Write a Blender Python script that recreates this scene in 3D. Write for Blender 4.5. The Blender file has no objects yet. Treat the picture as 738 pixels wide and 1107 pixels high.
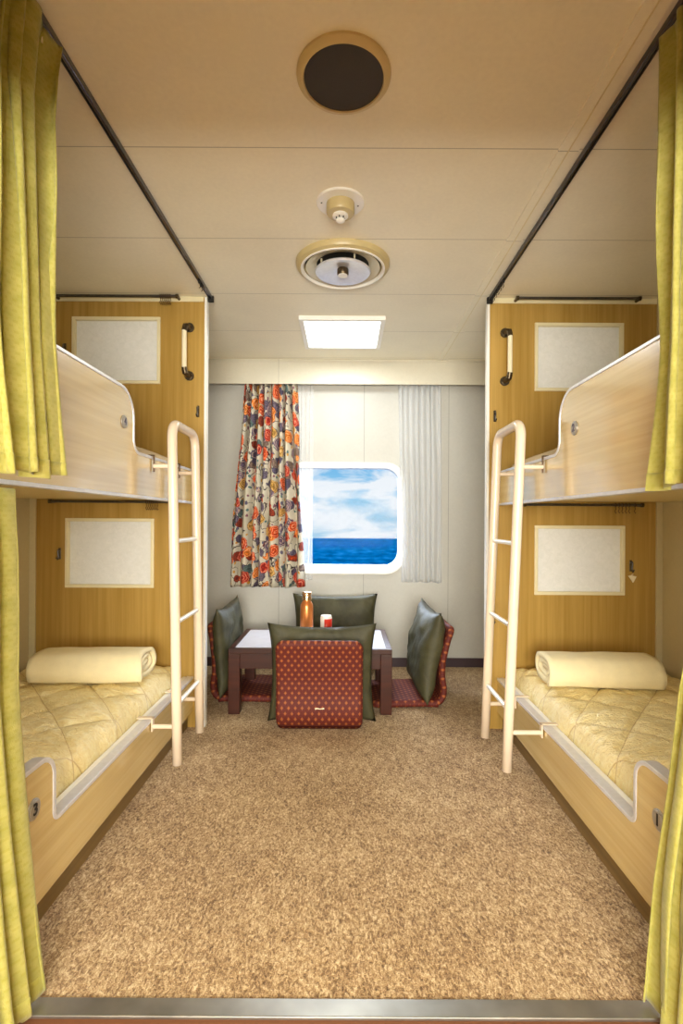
import bpy, bmesh, math, random
from mathutils import Vector, Matrix, noise
random.seed(7)
PI = math.pi
scn = bpy.context.scene
COL = scn.collection
H, HC = 2.10, 1.016            # room height, camera height
YP, YW = 2.507, 3.564          # partition face, far wall
XA, XF, XO = 0.69, 0.742, 1.54 # partition edge, bunk front face, outer wall
F = 555.0

# ------------------------------------------------------------------ materials
def lin(c):
    def f(v):
        v /= 255.0
        return v / 12.92 if v <= 0.04045 else ((v + 0.055) / 1.055) ** 2.4
    return (f(c[0]), f(c[1]), f(c[2]), 1.0)

class N:
    def __init__(s, name):
        s.m = bpy.data.materials.new(name); s.m.use_nodes = True
        s.t = s.m.node_tree; s.t.nodes.clear()
        s.out = s.t.nodes.new('ShaderNodeOutputMaterial')
    def n(s, typ, ins=None, **kw):
        nd = s.t.nodes.new(typ)
        for k, v in kw.items(): setattr(nd, k, v)
        for k, v in (ins or {}).items():
            sock = nd.inputs[k]
            if hasattr(v, 'is_output') or isinstance(v, bpy.types.NodeSocket): s.t.links.new(v, sock)
            else: sock.default_value = v
        return nd
    def math(s, op, a, b=0.0, c=0.0):
        nd = s.n('ShaderNodeMath', {0: a, 1: b}, operation=op)
        if op in ('MULTIPLY_ADD', 'SMOOTH_MIN', 'COMPARE'):
            if isinstance(c, bpy.types.NodeSocket): s.t.links.new(c, nd.inputs[2])
            else: nd.inputs[2].default_value = c
        return nd.outputs[0]
    def coord(s, kind='Object', scale=(1, 1, 1), rot=(0, 0, 0)):
        tc = s.n('ShaderNodeTexCoord')
        mp = s.n('ShaderNodeMapping', {'Vector': tc.outputs[kind], 'Scale': scale, 'Rotation': rot})
        return mp.outputs[0]
    def noise(s, vec, scale, detail=3, rough=0.5, dist=0.0):
        return s.n('ShaderNodeTexNoise', {'Vector': vec, 'Scale': scale, 'Detail': detail, 'Roughness': rough, 'Distortion': dist}).outputs['Fac']
    def ramp(s, fac, stops, interp='LINEAR'):
        nd = s.n('ShaderNodeValToRGB', {'Fac': fac}); cr = nd.color_ramp; cr.interpolation = interp
        while len(cr.elements) < len(stops): cr.elements.new(0.5)
        for e, (p, c) in zip(cr.elements, stops): e.position = p; e.color = c if len(c) == 4 else (*c, 1)
        return nd.outputs['Color']
    def mix(s, fac, a, b, blend='MIX'):
        nd = s.n('ShaderNodeMix', data_type='RGBA', blend_type=blend)
        for k, v in ((0, fac), (6, a), (7, b)):
            if isinstance(v, bpy.types.NodeSocket): s.t.links.new(v, nd.inputs[k])
            else: nd.inputs[k].default_value = v
        return nd.outputs[2]
    def bump(s, h, strength=0.3, dist=0.005, normal=None):
        d = {'Height': h, 'Strength': strength, 'Distance': dist}
        if normal is not None: d['Normal'] = normal
        return s.n('ShaderNodeBump', d).outputs[0]
    def bsdf(s, color, rough=0.5, spec=0.5, metal=0.0, normal=None, **extra):
        d = {'Base Color': color, 'Roughness': rough, 'Specular IOR Level': spec, 'Metallic': metal}
        if normal is not None: d['Normal'] = normal
        d.update(extra)
        return s.n('ShaderNodeBsdfPrincipled', d).outputs[0]
    def done(s, sh):
        s.t.links.new(sh, s.out.inputs['Surface']); return s.m

def simple(name, col, rough=0.5, spec=0.5, metal=0.0, var=0.06, vs=18, bump=0.0, bs=60):
    k = N(name); v = k.coord()
    nz = k.noise(v, vs, 3)
    a = tuple(c * (1 - var) for c in lin(col)[:3]) + (1,); b = tuple(min(1, c * (1 + var)) for c in lin(col)[:3]) + (1,)
    c = k.ramp(nz, [(0.3, a), (0.7, b)])
    nm = k.bump(k.noise(v, bs, 3), bump, 0.003) if bump else None
    return k.done(k.bsdf(c, rough, spec, metal, nm))

def wood(name, c1, c2, rough=0.35, spec=0.4, axis='Z', fine=90, coat=0.0, wobble=0.04):
    k = N(name)
    sc = {'Z': (1, 1, 0.025), 'Y': (1, 0.025, 1), 'X': (0.025, 1, 1)}[axis]
    v = k.coord('Object', sc)
    g = k.noise(v, fine, 4, 0.6)
    big = k.noise(v, fine * 0.16, 3, 0.5, 0.6)
    f = k.math('ADD', k.math('MULTIPLY', g, 0.55), k.math('MULTIPLY', big, 0.45))
    c = k.ramp(f, [(0.36, lin(c1)), (0.64, lin(c2))])
    nm = k.bump(g, wobble, 0.002)
    return k.done(k.bsdf(c, rough, spec, 0, nm, **({'Coat Weight': coat, 'Coat Roughness': 0.12, 'Coat IOR': 2.0} if coat else {})))

def panels(name, col, sx=None, sy=None, rough=0.5, spec=0.35, line=0.0035, dark=0.55, var=0.05, ax='XY', offs=(0, 0), dots=False):
    # painted wall / ceiling panels with joints every sx / sy metres (world positions: the object sits at the origin)
    k = N(name); tc = k.n('ShaderNodeTexCoord'); sep = k.n('ShaderNodeSeparateXYZ', {0: tc.outputs['Object']})
    v = tc.outputs['Object']
    nz = k.noise(v, 2.3, 5, 0.6); fn = k.noise(v, 70, 2)
    f = k.math('ADD', k.math('MULTIPLY', nz, 0.7), k.math('MULTIPLY', fn, 0.3))
    base = lin(col)
    a = tuple(c * (1 - var) for c in base[:3]) + (1,); b = tuple(min(1, c * (1 + var)) for c in base[:3]) + (1,)
    c = k.ramp(f, [(0.35, a), (0.65, b)])
    h = None
    for s_, o_, axn in ((sx, offs[0], ax[0]), (sy, offs[1], ax[1])):
        if not s_: continue
        t = k.math('DIVIDE', k.math('SUBTRACT', sep.outputs[axn], o_), s_)
        fr = k.math('ABSOLUTE', k.math('SUBTRACT', k.math('FRACT', k.math('ADD', t, 0.5)), 0.5))
        m = k.math('LESS_THAN', fr, line * 0.5 / s_)
        h = m if h is None else k.math('MAXIMUM', h, m)
    if h is not None:
        c = k.mix(h, c, tuple(x * dark for x in base[:3]) + (1,))
    return k.done(k.bsdf(c, rough, spec, 0, k.bump(fn, 0.04, 0.002)))

M = {}
M['ceiling'] = panels('ceiling_panel_paint', (238, 233, 212), None, 0.4842, 0.42, 0.4, offs=(0, 0.0135 + 0.4842 * 2 + 0.5146), ax='XY')
M['wall'] = panels('wall_panel_paint', (188, 187, 181), 0.587, None, 0.5, 0.3, offs=(0.122, 0), ax='XY')
M['wall_side'] = panels('side_wall_panel', (196, 184, 146), None, 1.2, 0.5, 0.3, offs=(0, 0.35), ax='XY')
M['plain_wall'] = simple('corridor_wall_paint', (205, 195, 165), 0.6)
M['pelmet'] = panels('pelmet_paint', (208, 203, 186), 1.9, None, 0.35, 0.4, offs=(-0.462, 0), ax='XY', line=0.003)
M['trimwhite'] = simple('cream_trim', (226, 216, 178), 0.35, var=0.03)
M['partition'] = wood('partition_wood_grain', (158, 124, 54), (184, 150, 80), 0.38, 0.35, 'Z', 70)
M['board'] = wood('pale_laminate', (196, 170, 108), (216, 192, 134), 0.27, 0.5, 'Y', 60, coat=1.0, wobble=0.06)
M['kick'] = wood('kick_wood', (108, 86, 52), (128, 104, 64), 0.5, 0.3, 'Y', 60)
M['underside'] = simple('berth_underside', (222, 206, 150), 0.45, var=0.03)
M['alu'] = simple('brushed_aluminium', (222, 224, 232), 0.36, 0.5, 0.4, 0.05, 60)
M['threshold'] = simple('worn_threshold_metal', (150, 148, 142), 0.38, 0.5, 0.9, 0.22, 9)
M['alu_dark'] = simple('dull_rail_metal', (110, 108, 108), 0.32, 0.5, 1.0, 0.12, 60)
M['rail'] = simple('dark_rail_metal', (112, 110, 122), 0.2, 0.5, 1.0, 0.1, 60)
M['bronze'] = simple('old_bronze', (96, 84, 66), 0.35, 0.5, 0.9, 0.15, 120)
M['brownhook'] = simple('brown_hook_metal', (84, 60, 34), 0.4, 0.5, 0.6, 0.1, 100)
M['ivory'] = simple('ivory_plastic', (238, 228, 196), 0.3, 0.5, 0, 0.02)
M['ladder'] = simple('cream_enamel', (226, 208, 186), 0.22, 0.5, 0, 0.02)
M['rung'] = simple('white_enamel', (246, 244, 236), 0.2, 0.5, 0, 0.02)
M['white'] = simple('white_enamel_frame', (240, 240, 236), 0.3, 0.5, 0, 0.02)
M['plate'] = simple('engraved_plate', (176, 172, 166), 0.35, 0.5, 0.5, 0.05, 90)
M['black'] = simple('black_numeral', (28, 24, 26), 0.5)
M['greynum'] = simple('grey_numeral', (84, 80, 100), 0.5)
M['baseboard'] = simple('purple_brown_baseboard', (60, 44, 52), 0.45)
M['stepface'] = wood('red_brown_step', (70, 42, 26), (92, 58, 36), 0.4, 0.4, 'X', 40)
M['corridor_floor'] = wood('corridor_floor_wood', (104, 62, 38), (128, 80, 50), 0.4, 0.4, 'X', 40)
M['speaker_rim'] = simple('tan_speaker_rim', (206, 190, 146), 0.4, var=0.02)
M['grille'] = simple('dark_grille', (52, 43, 30), 0.6, var=0.1, vs=300, bump=0.6, bs=500)
M['sensor'] = simple('cream_sensor', (196, 180, 132), 0.35, var=0.02)
M['vent'] = simple('satin_vent_metal', (206, 198, 172), 0.3, 0.5, 0.12, 0.03)
M['dark'] = simple('duct_dark', (30, 28, 24), 0.8)
M['table_wood'] = wood('dark_red_table_wood', (46, 18, 12), (70, 30, 18), 0.35, 0.45, 'X', 50)
M['table_top'] = simple('white_table_laminate', (214, 214, 222), 0.25, 0.5, 0, 0.03)

def mk_frost():
    k = N('frosted_pane'); v = k.coord()
    nz = k.noise(v, 45, 4, 0.6, 1.0)
    c = k.ramp(nz, [(0.3, lin((238, 239, 236))), (0.7, lin((252, 252, 250)))])
    nm = k.bump(nz, 0.5, 0.004)
    p = k.bsdf(c, 0.45, 0.4, 0, nm)
    tr = k.n('ShaderNodeBsdfTranslucent', {'Color': lin((248, 250, 250)), 'Normal': nm}).outputs[0]
    return k.done(k.n('ShaderNodeMixShader', {0: 0.28, 1: p, 2: tr}).outputs[0])
M['frost'] = mk_frost()

def mk_carpet():
    k = N('brown_loop_carpet'); v = k.coord(); 
    v2 = k.coord('Object', (1, 0.55, 1), (0, 0, 0.5))
    a = k.noise(v2, 150, 3, 0.65, 0.6); b = k.noise(v, 300, 2, 0.6); c3 = k.noise(v, 3.0, 4, 0.6); c4 = k.noise(v2, 38, 3, 0.6, 0.6)
    f = k.math('ADD', k.math('ADD', k.math('MULTIPLY', a, 0.46), k.math('MULTIPLY', b, 0.24)), k.math('ADD', k.math('MULTIPLY', c3, 0.12), k.math('MULTIPLY', c4, 0.18)))
    c = k.ramp(f, [(0.40, lin((96, 70, 44))), (0.46, lin((142, 112, 78))), (0.52, lin((180, 150, 110))), (0.60, lin((222, 200, 162)))])
    nm = k.bump(k.math('ADD', a, k.math('MULTIPLY', b, 0.6)), 0.8, 0.008)
    return k.done(k.bsdf(c, 0.95, 0.1, 0, nm, **{'Sheen Weight': 0.15}))
M['carpet'] = mk_carpet()

def mk_green():
    k = N('green_curtain_weave'); uv = k.n('ShaderNodeTexCoord').outputs['UV']
    sep = k.n('ShaderNodeSeparateXYZ', {0: uv})
    row = k.math('MULTIPLY', sep.outputs[1], 95.0)
    shift = k.math('MULTIPLY', k.math('FLOOR', row), 0.5)
    colx = k.math('ADD', k.math('MULTIPLY', sep.outputs[0], 75.0), shift)
    fx = k.math('ABSOLUTE', k.math('SUBTRACT', k.math('FRACT', colx), 0.5)); fy = k.math('ABSOLUTE', k.math('SUBTRACT', k.math('FRACT', row), 0.5))
    dot = k.math('MULTIPLY', k.math('LESS_THAN', fx, 0.24), k.math('LESS_THAN', fy, 0.26))
    nz = k.noise(uv, 30, 3); th = k.noise(k.coord('UV', (900, 200, 1)), 1, 2)
    c = k.ramp(nz, [(0.3, lin((158, 152, 74))), (0.7, lin((186, 177, 98)))])
    c = k.mix(k.math('MULTIPLY', dot, 0.3), c, lin((150, 140, 34)))
    nm = k.bump(k.math('ADD', k.math('MULTIPLY', dot, -0.8), th), 0.35, 0.003)
    p = k.bsdf(c, 0.75, 0.25, 0, nm, **{'Sheen Weight': 0.25})
    tr = k.n('ShaderNodeBsdfTranslucent', {'Color': lin((190, 205, 40)), 'Normal': nm}).outputs[0]
    return k.done(k.n('ShaderNodeMixShader', {0: 0.2, 1: p, 2: tr}).outputs[0])
M['green'] = mk_green()

def mk_sheer(op=0.36, name='sheer_voile'):
    k = N(name); uv = k.coord('UV', (600, 120, 1)); nz = k.noise(uv, 1, 2)
    d = k.bsdf(lin((238, 240, 242)), 0.8, 0.2)
    t = k.n('ShaderNodeBsdfTranslucent', {'Color': lin((240, 242, 245))}).outputs[0]
    m = k.n('ShaderNodeMixShader', {0: 0.45 if op > .2 else 0.06, 1: d, 2: t}).outputs[0]
    tp = k.n('ShaderNodeBsdfTransparent', {'Color': (1, 1, 1, 1)}).outputs[0]
    f = k.math('MULTIPLY_ADD', nz, 0.2, op)
    return k.done(k.n('ShaderNodeMixShader', {0: f, 1: tp, 2: m}).outputs[0])
M['sheer'] = mk_sheer(); M['sheer_thin'] = mk_sheer(0.14, 'thin_sheer_voile')

def mk_floral():
    k = N('floral_print_cloth'); uv = k.n('ShaderNodeTexCoord').outputs['UV']
    wob = k.n('ShaderNodeTexNoise', {'Vector': uv, 'Scale': 22.0, 'Detail': 3.0})
    wv = k.n('ShaderNodeVectorMath', {0: wob.outputs['Color'], 1: (0.5, 0.5, 0.5)}, operation='SUBTRACT')
    ws = k.n('ShaderNodeVectorMath', {0: wv.outputs[0], 'Scale': 0.035}, operation='SCALE')
    p = k.n('ShaderNodeVectorMath', {0: uv, 1: ws.outputs[0]}, operation='ADD').outputs[0]
    base = k.ramp(k.noise(uv, 8, 3), [(0.35, lin((186, 178, 158))), (0.7, lin((212, 204, 184)))])
    # dark vines
    vn = k.math('ABSOLUTE', k.math('SUBTRACT', k.noise(p, 7.5, 2), 0.5))
    c = k.mix(k.math('LESS_THAN', vn, 0.008), base, lin((62, 50, 52)))
    # leaves
    l = k.n('ShaderNodeTexVoronoi', {'Vector': p, 'Scale': 30.0}, feature='F1')
    lr = k.n('ShaderNodeSeparateColor', {0: l.outputs['Color']})
    leaf = k.math('MULTIPLY', k.math('LESS_THAN', l.outputs['Distance'], 0.33), k.math('LESS_THAN', lr.outputs[0], 0.62))
    c = k.mix(leaf, c, k.ramp(lr.outputs[1], [(0.0, lin((96, 90, 110))), (0.35, lin((84, 112, 110))), (0.6, lin((128, 84, 96))), (0.8, lin((190, 140, 60)))], 'CONSTANT'))
    g = k.n('ShaderNodeTexVoronoi', {'Vector': k.n('ShaderNodeVectorMath', {0: p, 1: (3.3, 1.7, 0)}, operation='ADD').outputs[0], 'Scale': 13.0}, feature='F1')
    gr = k.n('ShaderNodeSeparateColor', {0: g.outputs['Color']})
    gl_ = k.math('MULTIPLY', k.math('LESS_THAN', g.outputs['Distance'], 0.46), k.math('LESS_THAN', gr.outputs[0], 0.7))
    gring = k.math('SINE', k.math('MULTIPLY', k.math('ADD', g.outputs['Distance'], k.math('MULTIPLY', k.noise(p, 70, 2), 0.2)), 50.0))
    gc = k.ramp(gr.outputs[1], [(0.0, lin((112, 100, 116))), (0.3, lin((92, 84, 104))), (0.5, lin((92, 112, 108))), (0.7, lin((150, 62, 40))), (0.85, lin((134, 112, 98)))], 'CONSTANT')
    c = k.mix(gl_, c, k.mix(k.math('GREATER_THAN', gring, 0.1), gc, k.mix(0.6, gc, lin((40, 30, 40)))))
    # big blooms with petal rings
    v = k.n('ShaderNodeTexVoronoi', {'Vector': p, 'Scale': 11.0, 'Randomness': 0.9}, feature='F1')
    vr = k.n('ShaderNodeSeparateColor', {0: v.outputs['Color']})
    bloom = k.math('MULTIPLY', k.math('LESS_THAN', v.outputs['Distance'], 0.50), k.math('LESS_THAN', vr.outputs[2], 0.93))
    hue = k.ramp(vr.outputs[0], [(0.0, lin((222, 84, 34))), (0.26, lin((196, 52, 34))), (0.44, lin((126, 110, 128))), (0.62, lin((232, 128, 44))), (0.76, lin((104, 92, 112))), (0.88, lin((196, 150, 70)))], 'CONSTANT')
    ring = k.math('SINE', k.math('MULTIPLY', k.math('ADD', v.outputs['Distance'], k.math('MULTIPLY', k.noise(p, 60, 2), 0.16)), 46.0))
    pet = k.mix(k.math('GREATER_THAN', ring, 0.45), hue, k.mix(0.55, hue, lin((60, 28, 34))))
    pet = k.mix(k.math('LESS_THAN', ring, -0.8), pet, k.mix(0.5, hue, lin((250, 214, 170))))
    c = k.mix(bloom, c, pet)
    nm = k.bump(k.noise(k.coord('UV', (700, 500, 1)), 1, 2), 0.12, 0.002)
    a = k.bsdf(c, 0.8, 0.2, 0, nm)
    t = k.n('ShaderNodeBsdfTranslucent', {'Color': c}).outputs[0]
    return k.done(k.n('ShaderNodeMixShader', {0: 0.12, 1: a, 2: t}).outputs[0])
M['floral'] = mk_floral()

def mk_quilt():
    k = N('gold_satin_quilt'); v = k.coord(); uv = k.n('ShaderNodeTexCoord').outputs['UV']; sp = k.n('ShaderNodeSeparateXYZ', {0: uv})
    w1 = k.noise(v, 40, 3, 0.6, 2.2); w2 = k.noise(k.coord('Object', (1, 2.2, 1), (0, 0, .5)), 13, 4, 0.6, 1.4)
    f = k.math('ADD', k.math('MULTIPLY', w1, 0.45), k.math('MULTIPLY', w2, 0.55))
    c = k.ramp(f, [(0.34, lin((228, 204, 136))), (0.5, lin((240, 222, 162))), (0.66, lin((250, 238, 196)))])
    ln = None
    for sg in (1, -1):
        t = k.math('DIVIDE', k.math('ADD', k.math('MULTIPLY', sp.outputs[0], .9), k.math('MULTIPLY', sp.outputs[1], .75 * sg)), .21)
        d = k.math('ABSOLUTE', k.math('SUBTRACT', k.math('FRACT', k.math('ADD', t, .5)), .5))
        m = k.math('LESS_THAN', d, .008); ln = m if ln is None else k.math('MAXIMUM', ln, m)
    c = k.mix(k.math('MULTIPLY', ln, .6), c, lin((184, 144, 80)))
    nm = k.bump(k.math('SUBTRACT', f, k.math('MULTIPLY', ln, .12)), 0.9, 0.016)
    return k.done(k.bsdf(c, 0.36, 0.55, 0, nm))
M['quilt'] = mk_quilt()
M['blanket'] = simple('cream_blanket', (240, 228, 188), 0.9, 0.15, 0, 0.03, 30, 0.5, 260)
M['sheet'] = simple('beige_pad', (206, 186, 150), 0.85, 0.2, 0, 0.08, 30, 0.5, 90)
def mk_cushion():
    k = N('olive_cushion_cloth'); v = k.coord(); nz = k.noise(v, 9, 4, 0.6, 0.5); th = k.noise(v, 260, 2)
    c = k.ramp(nz, [(0.3, lin((52, 50, 32))), (0.7, lin((76, 74, 50)))])
    nm = k.bump(k.math('ADD', nz, k.math('MULTIPLY', th, 0.12)), 0.45, 0.015)
    return k.done(k.bsdf(c, 0.58, 0.35, 0, nm))
M['cushion'] = mk_cushion()
def mk_maroon():
    k = N('maroon_dot_brocade'); uv = k.n('ShaderNodeTexCoord').outputs['UV']
    sep = k.n('ShaderNodeSeparateXYZ', {0: uv})
    row = k.math('MULTIPLY', sep.outputs[1], 42.0)
    colx = k.math('ADD', k.math('MULTIPLY', sep.outputs[0], 31.0), k.math('MULTIPLY', k.math('FLOOR', row), 0.5))
    fx = k.math('ABSOLUTE', k.math('SUBTRACT', k.math('FRACT', colx), 0.5)); fy = k.math('ABSOLUTE', k.math('SUBTRACT', k.math('FRACT', row), 0.5))
    d = k.math('ADD', k.math('MULTIPLY', fx, 1.7), fy)
    dot = k.ramp(d, [(0.22, (1, 1, 1)), (0.50, (0, 0, 0))])
    nz = k.noise(uv, 240, 2)
    c = k.ramp(nz, [(0.3, lin((72, 24, 20))), (0.7, lin((104, 38, 30)))])
    c = k.mix(k.math('MULTIPLY', k.n('ShaderNodeRGBToBW', {0: dot}).outputs[0], 0.75), c, lin((168, 96, 46)))
    return k.done(k.bsdf(c, 0.65, 0.3, 0, k.bump(k.math('ADD', nz, k.n('ShaderNodeRGBToBW', {0: dot}).outputs[0]), 0.3, 0.002)))
M['maroon'] = mk_maroon()
M['maroon_plain'] = simple('maroon_piping', (96, 34, 38), 0.6, 0.3, 0, 0.08)
M['copper'] = simple('brushed_copper', (226, 140, 78), 0.28, 0.5, 0.7, 0.06, 30)
M['copper_cap'] = simple('pale_copper_cap', (236, 190, 150), 0.18, 0.5, 1.0, 0.05, 30)
M['red'] = simple('red_can_label', (206, 46, 28), 0.35, 0.5, 0, 0.05)
M['canwhite'] = simple('white_can', (236, 232, 224), 0.35, 0.5)
M['lime'] = simple('lime_band', (196, 178, 40), 0.4)
def emis(name, col, st):
    k = N(name); return k.done(k.n('ShaderNodeEmission', {'Color': col, 'Strength': st}).outputs[0])
M['lamp'] = emis('lit_diffuser', (0.95, 1.0, 0.97, 1), 4.0)
M['fill_glow'] = emis('added_fill_glow', (1.0, 0.86, 0.62, 1), 2.0)  # glow of the fill panel added out of view behind the camera
def mk_glass():
    k = N('window_glass')
    g = k.n('ShaderNodeBsdfGlossy', {'Roughness': 0.02, 'Color': (1, 1, 1, 1)}).outputs[0]
    t = k.n('ShaderNodeBsdfTransparent', {'Color': (0.97, 0.99, 1, 1)}).outputs[0]
    fr = k.math('MULTIPLY', k.n('ShaderNodeFresnel', {'IOR': 1.3}).outputs[0], 0.03)
    return k.done(k.n('ShaderNodeMixShader', {0: fr, 1: t, 2: g}).outputs[0])
M['glass'] = mk_glass()
def mk_sea():
    k = N('sea_water'); v = k.coord('Object', (1, 0.35, 1))
    w = k.noise(v, 0.35, 6, 0.7); w2 = k.noise(v, 0.03, 3, 0.5)
    f = k.math('ADD', k.math('MULTIPLY', w, 0.75), k.math('MULTIPLY', w2, 0.25))
    c = k.ramp(f, [(0.40, lin((0, 18, 34))), (0.53, lin((0, 28, 48))), (0.66, lin((6, 42, 64)))])
    return k.done(k.n('ShaderNodeBsdfDiffuse', {'Color': c}).outputs[0])
M['sea'] = mk_sea()

# ------------------------------------------------------------------ geometry helpers
WO = {}
def link(name, bm, mat, parent=None, local=False, smooth=False, base=False, bevel=0.0, solid=0.0):
    """one mesh object; vertices are given in world space unless local"""
    bmesh.ops.recalc_face_normals(bm, faces=bm.faces) if not solid else None
    off = Vector((0, 0, 0))
    if parent is not None and not local: off = WO[parent.name]
    if parent is None and base:
        xs = [v.co.x for v in bm.verts]; ys = [v.co.y for v in bm.verts]; zs = [v.co.z for v in bm.verts]
        off = Vector(((min(xs) + max(xs)) / 2, (min(ys) + max(ys)) / 2, min(zs)))
    if off.length: bmesh.ops.translate(bm, verts=bm.verts, vec=-off)
    me = bpy.data.meshes.new(name); bm.to_mesh(me); bm.free()
    if smooth:
        for p in me.polygons: p.use_smooth = True
    me.materials.append(M[mat] if isinstance(mat, str) else mat)
    o = bpy.data.objects.new(name, me); COL.objects.link(o)
    if parent is not None:
        o.parent = parent; WO[o.name] = WO[parent.name].copy()
    else:
        o.location = off; WO[o.name] = off.copy()
    if solid:
        md = o.modifiers.new('thickness', 'SOLIDIFY'); md.thickness = solid; md.offset = 0
    if bevel:
        md = o.modifiers.new('bevel', 'BEVEL'); md.width = bevel; md.segments = 2; md.limit_method = 'ANGLE'
    if smooth and smooth != 'all':
        try:
            for p in me.polygons: p.use_smooth = True
            me.set_sharp_from_angle(angle=math.radians(40))
        except Exception: pass
    return o

def tag(o, label, cat, group=None, kind=None):
    o['label'] = label; o['category'] = cat
    if group: o['group'] = group
    if kind: o['kind'] = kind
    return o
def struct(o, label=None):
    o['kind'] = 'structure'
    if label: o['label'] = label
    return o
def root(name, loc, label=None, cat=None, group=None, rotz=0):
    o = bpy.data.objects.new(name, None); COL.objects.link(o); o.empty_display_size = 0.1
    o.location = loc; o.rotation_euler = (0, 0, rotz); WO[o.name] = Vector(loc)
    if label: tag(o, label, cat, group)
    return o

def box(bm, x0, x1, y0, y1, z0, z1, bev=0.0):
    r = bmesh.ops.create_cube(bm, size=1.0)
    vs = r['verts']
    for v in vs:
        v.co = Vector((x0 + (v.co.x + .5) * (x1 - x0), y0 + (v.co.y + .5) * (y1 - y0), z0 + (v.co.z + .5) * (z1 - z0)))
    if bev:
        es = {e for v in vs for e in v.link_edges}
        bmesh.ops.bevel(bm, geom=list(es), offset=bev, segments=2, affect='EDGES', profile=0.5)
def B(*a, bev=0.0):
    bm = bmesh.new(); box(bm, *a, bev=bev); return bm
def cyl(bm, p, q, r, n=16, r2=None, cap=True):
    p, q = Vector(p), Vector(q); d = q - p; L = d.length
    m = Matrix.Translation((p + q) / 2) @ d.to_track_quat('Z', 'Y').to_matrix().to_4x4()
    bmesh.ops.create_cone(bm, cap_ends=cap, segments=n, radius1=r, radius2=r if r2 is None else r2, depth=L, matrix=m)
def tube(bm, pts, r, n=14, close=False):
    pts = [Vector(p) for p in pts]; rings = []
    up = None
    for i, p in enumerate(pts):
        if i == 0: t = pts[1] - p
        elif i == len(pts) - 1: t = p - pts[i - 1]
        else: t = (pts[i + 1] - p).normalized() + (p - pts[i - 1]).normalized()
        t.normalize()
        if up is None:
            up = t.orthogonal().normalized()
        up = (up - t * up.dot(t)).normalized(); sd = t.cross(up)
        rr = r[i] if isinstance(r, (list, tuple)) else r
        rings.append([bm.verts.new(p + (up * math.cos(a) + sd * math.sin(a)) * rr) for a in [2 * PI * j / n for j in range(n)]])
    for a, b in zip(rings, rings[1:]):
        for j in range(n): bm.faces.new((a[j], a[(j + 1) % n], b[(j + 1) % n], b[j]))
    bm.faces.new(rings[0][::-1]); bm.faces.new(rings[-1])
def lathe(bm, prof, cx, cy, n=40, cz=0.0):
    """prof = list of (r, z)"""
    rings = []
    for r, z in prof:
        if r < 1e-5: rings.append([bm.verts.new((cx, cy, cz + z))])
        else: rings.append([bm.verts.new((cx + r * math.cos(2 * PI * j / n), cy + r * math.sin(2 * PI * j / n), cz + z)) for j in range(n)])
    for a, b in zip(rings, rings[1:]):
        for j in range(n):
            k = (j + 1) % n
            if len(a) == 1 and len(b) == 1: continue
            if len(a) == 1: bm.faces.new((a[0], b[k], b[j]))
            elif len(b) == 1: bm.faces.new((a[j], a[k], b[0]))
            else: bm.faces.new((a[j], a[k], b[k], b[j]))
def L(prof, cx, cy, n=40, cz=0.0):
    bm = bmesh.new(); lathe(bm, prof, cx, cy, n, cz); return bm
def prism_x(bm, yz, x0, x1):
    """extrude a y-z outline from x0 to x1"""
    a = [bm.verts.new((x0, y, z)) for y, z in yz]; b = [bm.verts.new((x1, y, z)) for y, z in yz]
    bm.faces.new(a); bm.faces.new(b[::-1]); n = len(yz)
    for i in range(n): bm.faces.new((a[i], b[i], b[(i + 1) % n], a[(i + 1) % n]))
def arc(cx, cy, r, a0, a1, n=8):
    return [(cx + r * math.cos(math.radians(a0 + (a1 - a0) * i / n)), cy + r * math.sin(math.radians(a0 + (a1 - a0) * i / n))) for i in range(n + 1)]
def rrect(x0, x1, z0, z1, r, n=10):
    return (arc(x1 - r, z1 - r, r, 0, 90, n) + arc(x0 + r, z1 - r, r, 90, 180, n) + arc(x0 + r, z0 + r, r, 180, 270, n) + arc(x1 - r, z0 + r, r, 270, 360, n))
def grid(nu, nv, fn, uvfn=None, closed_u=False):
    bm = bmesh.new(); uvl = bm.loops.layers.uv.new('UVMap')
    V = [[bm.verts.new(fn(i / (nu - 1), j / (nv - 1))) for j in range(nv)] for i in range(nu)]
    for i in range(nu - 1):
        for j in range(nv - 1):
            f = bm.faces.new((V[i][j], V[i + 1][j], V[i + 1][j + 1], V[i][j + 1]))
            for lp, (a, b) in zip(f.loops, ((i, j), (i + 1, j), (i + 1, j + 1), (i, j + 1))):
                u, v = a / (nu - 1), b / (nv - 1)
                lp[uvl].uv = uvfn(u, v) if uvfn else (u, v)
    return bm

# ------------------------------------------------------------------ room shell
YB = -1.7   # corridor far side, behind the camera
YT0, YT1 = 1.045, 1.086
struct(link('floor', B(-XO, XO, YT1, YW + .1, -0.14, 0.0), 'carpet'), 'mottled brown carpet floor')
struct(link('floor_corridor', B(-XO, XO, YB, YT0, -0.16, -0.14), 'corridor_floor'), 'brown corridor floor')
struct(link('trim_1', B(-XO, XO, YT0, YT1, -0.004, 0.004, bev=0.002), 'threshold'), 'metal threshold strip at the carpet edge')
struct(link('trim_2', B(-XO, XO, YT0 + .006, YT1 - .001, -0.14, -0.0045), 'stepface'), 'red brown step face under the metal strip')
struct(link('ceiling', B(-XO - .05, XO + .05, YB, YW + .1, H, H + .05), 'ceiling'), 'cream panelled ceiling')
struct(link('trim_3', B(.612, .672, YT1 - .4, YW - .09, H - .006, H, bev=0.0015), 'ceiling'), 'flat cover strip on the right of the ceiling')
struct(link('trim_4', B(.640, .643, YT1 - .4, YW - .09, H - .009, H - .0062), 'trimwhite'), 'fine bead along the ceiling strip')
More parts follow.
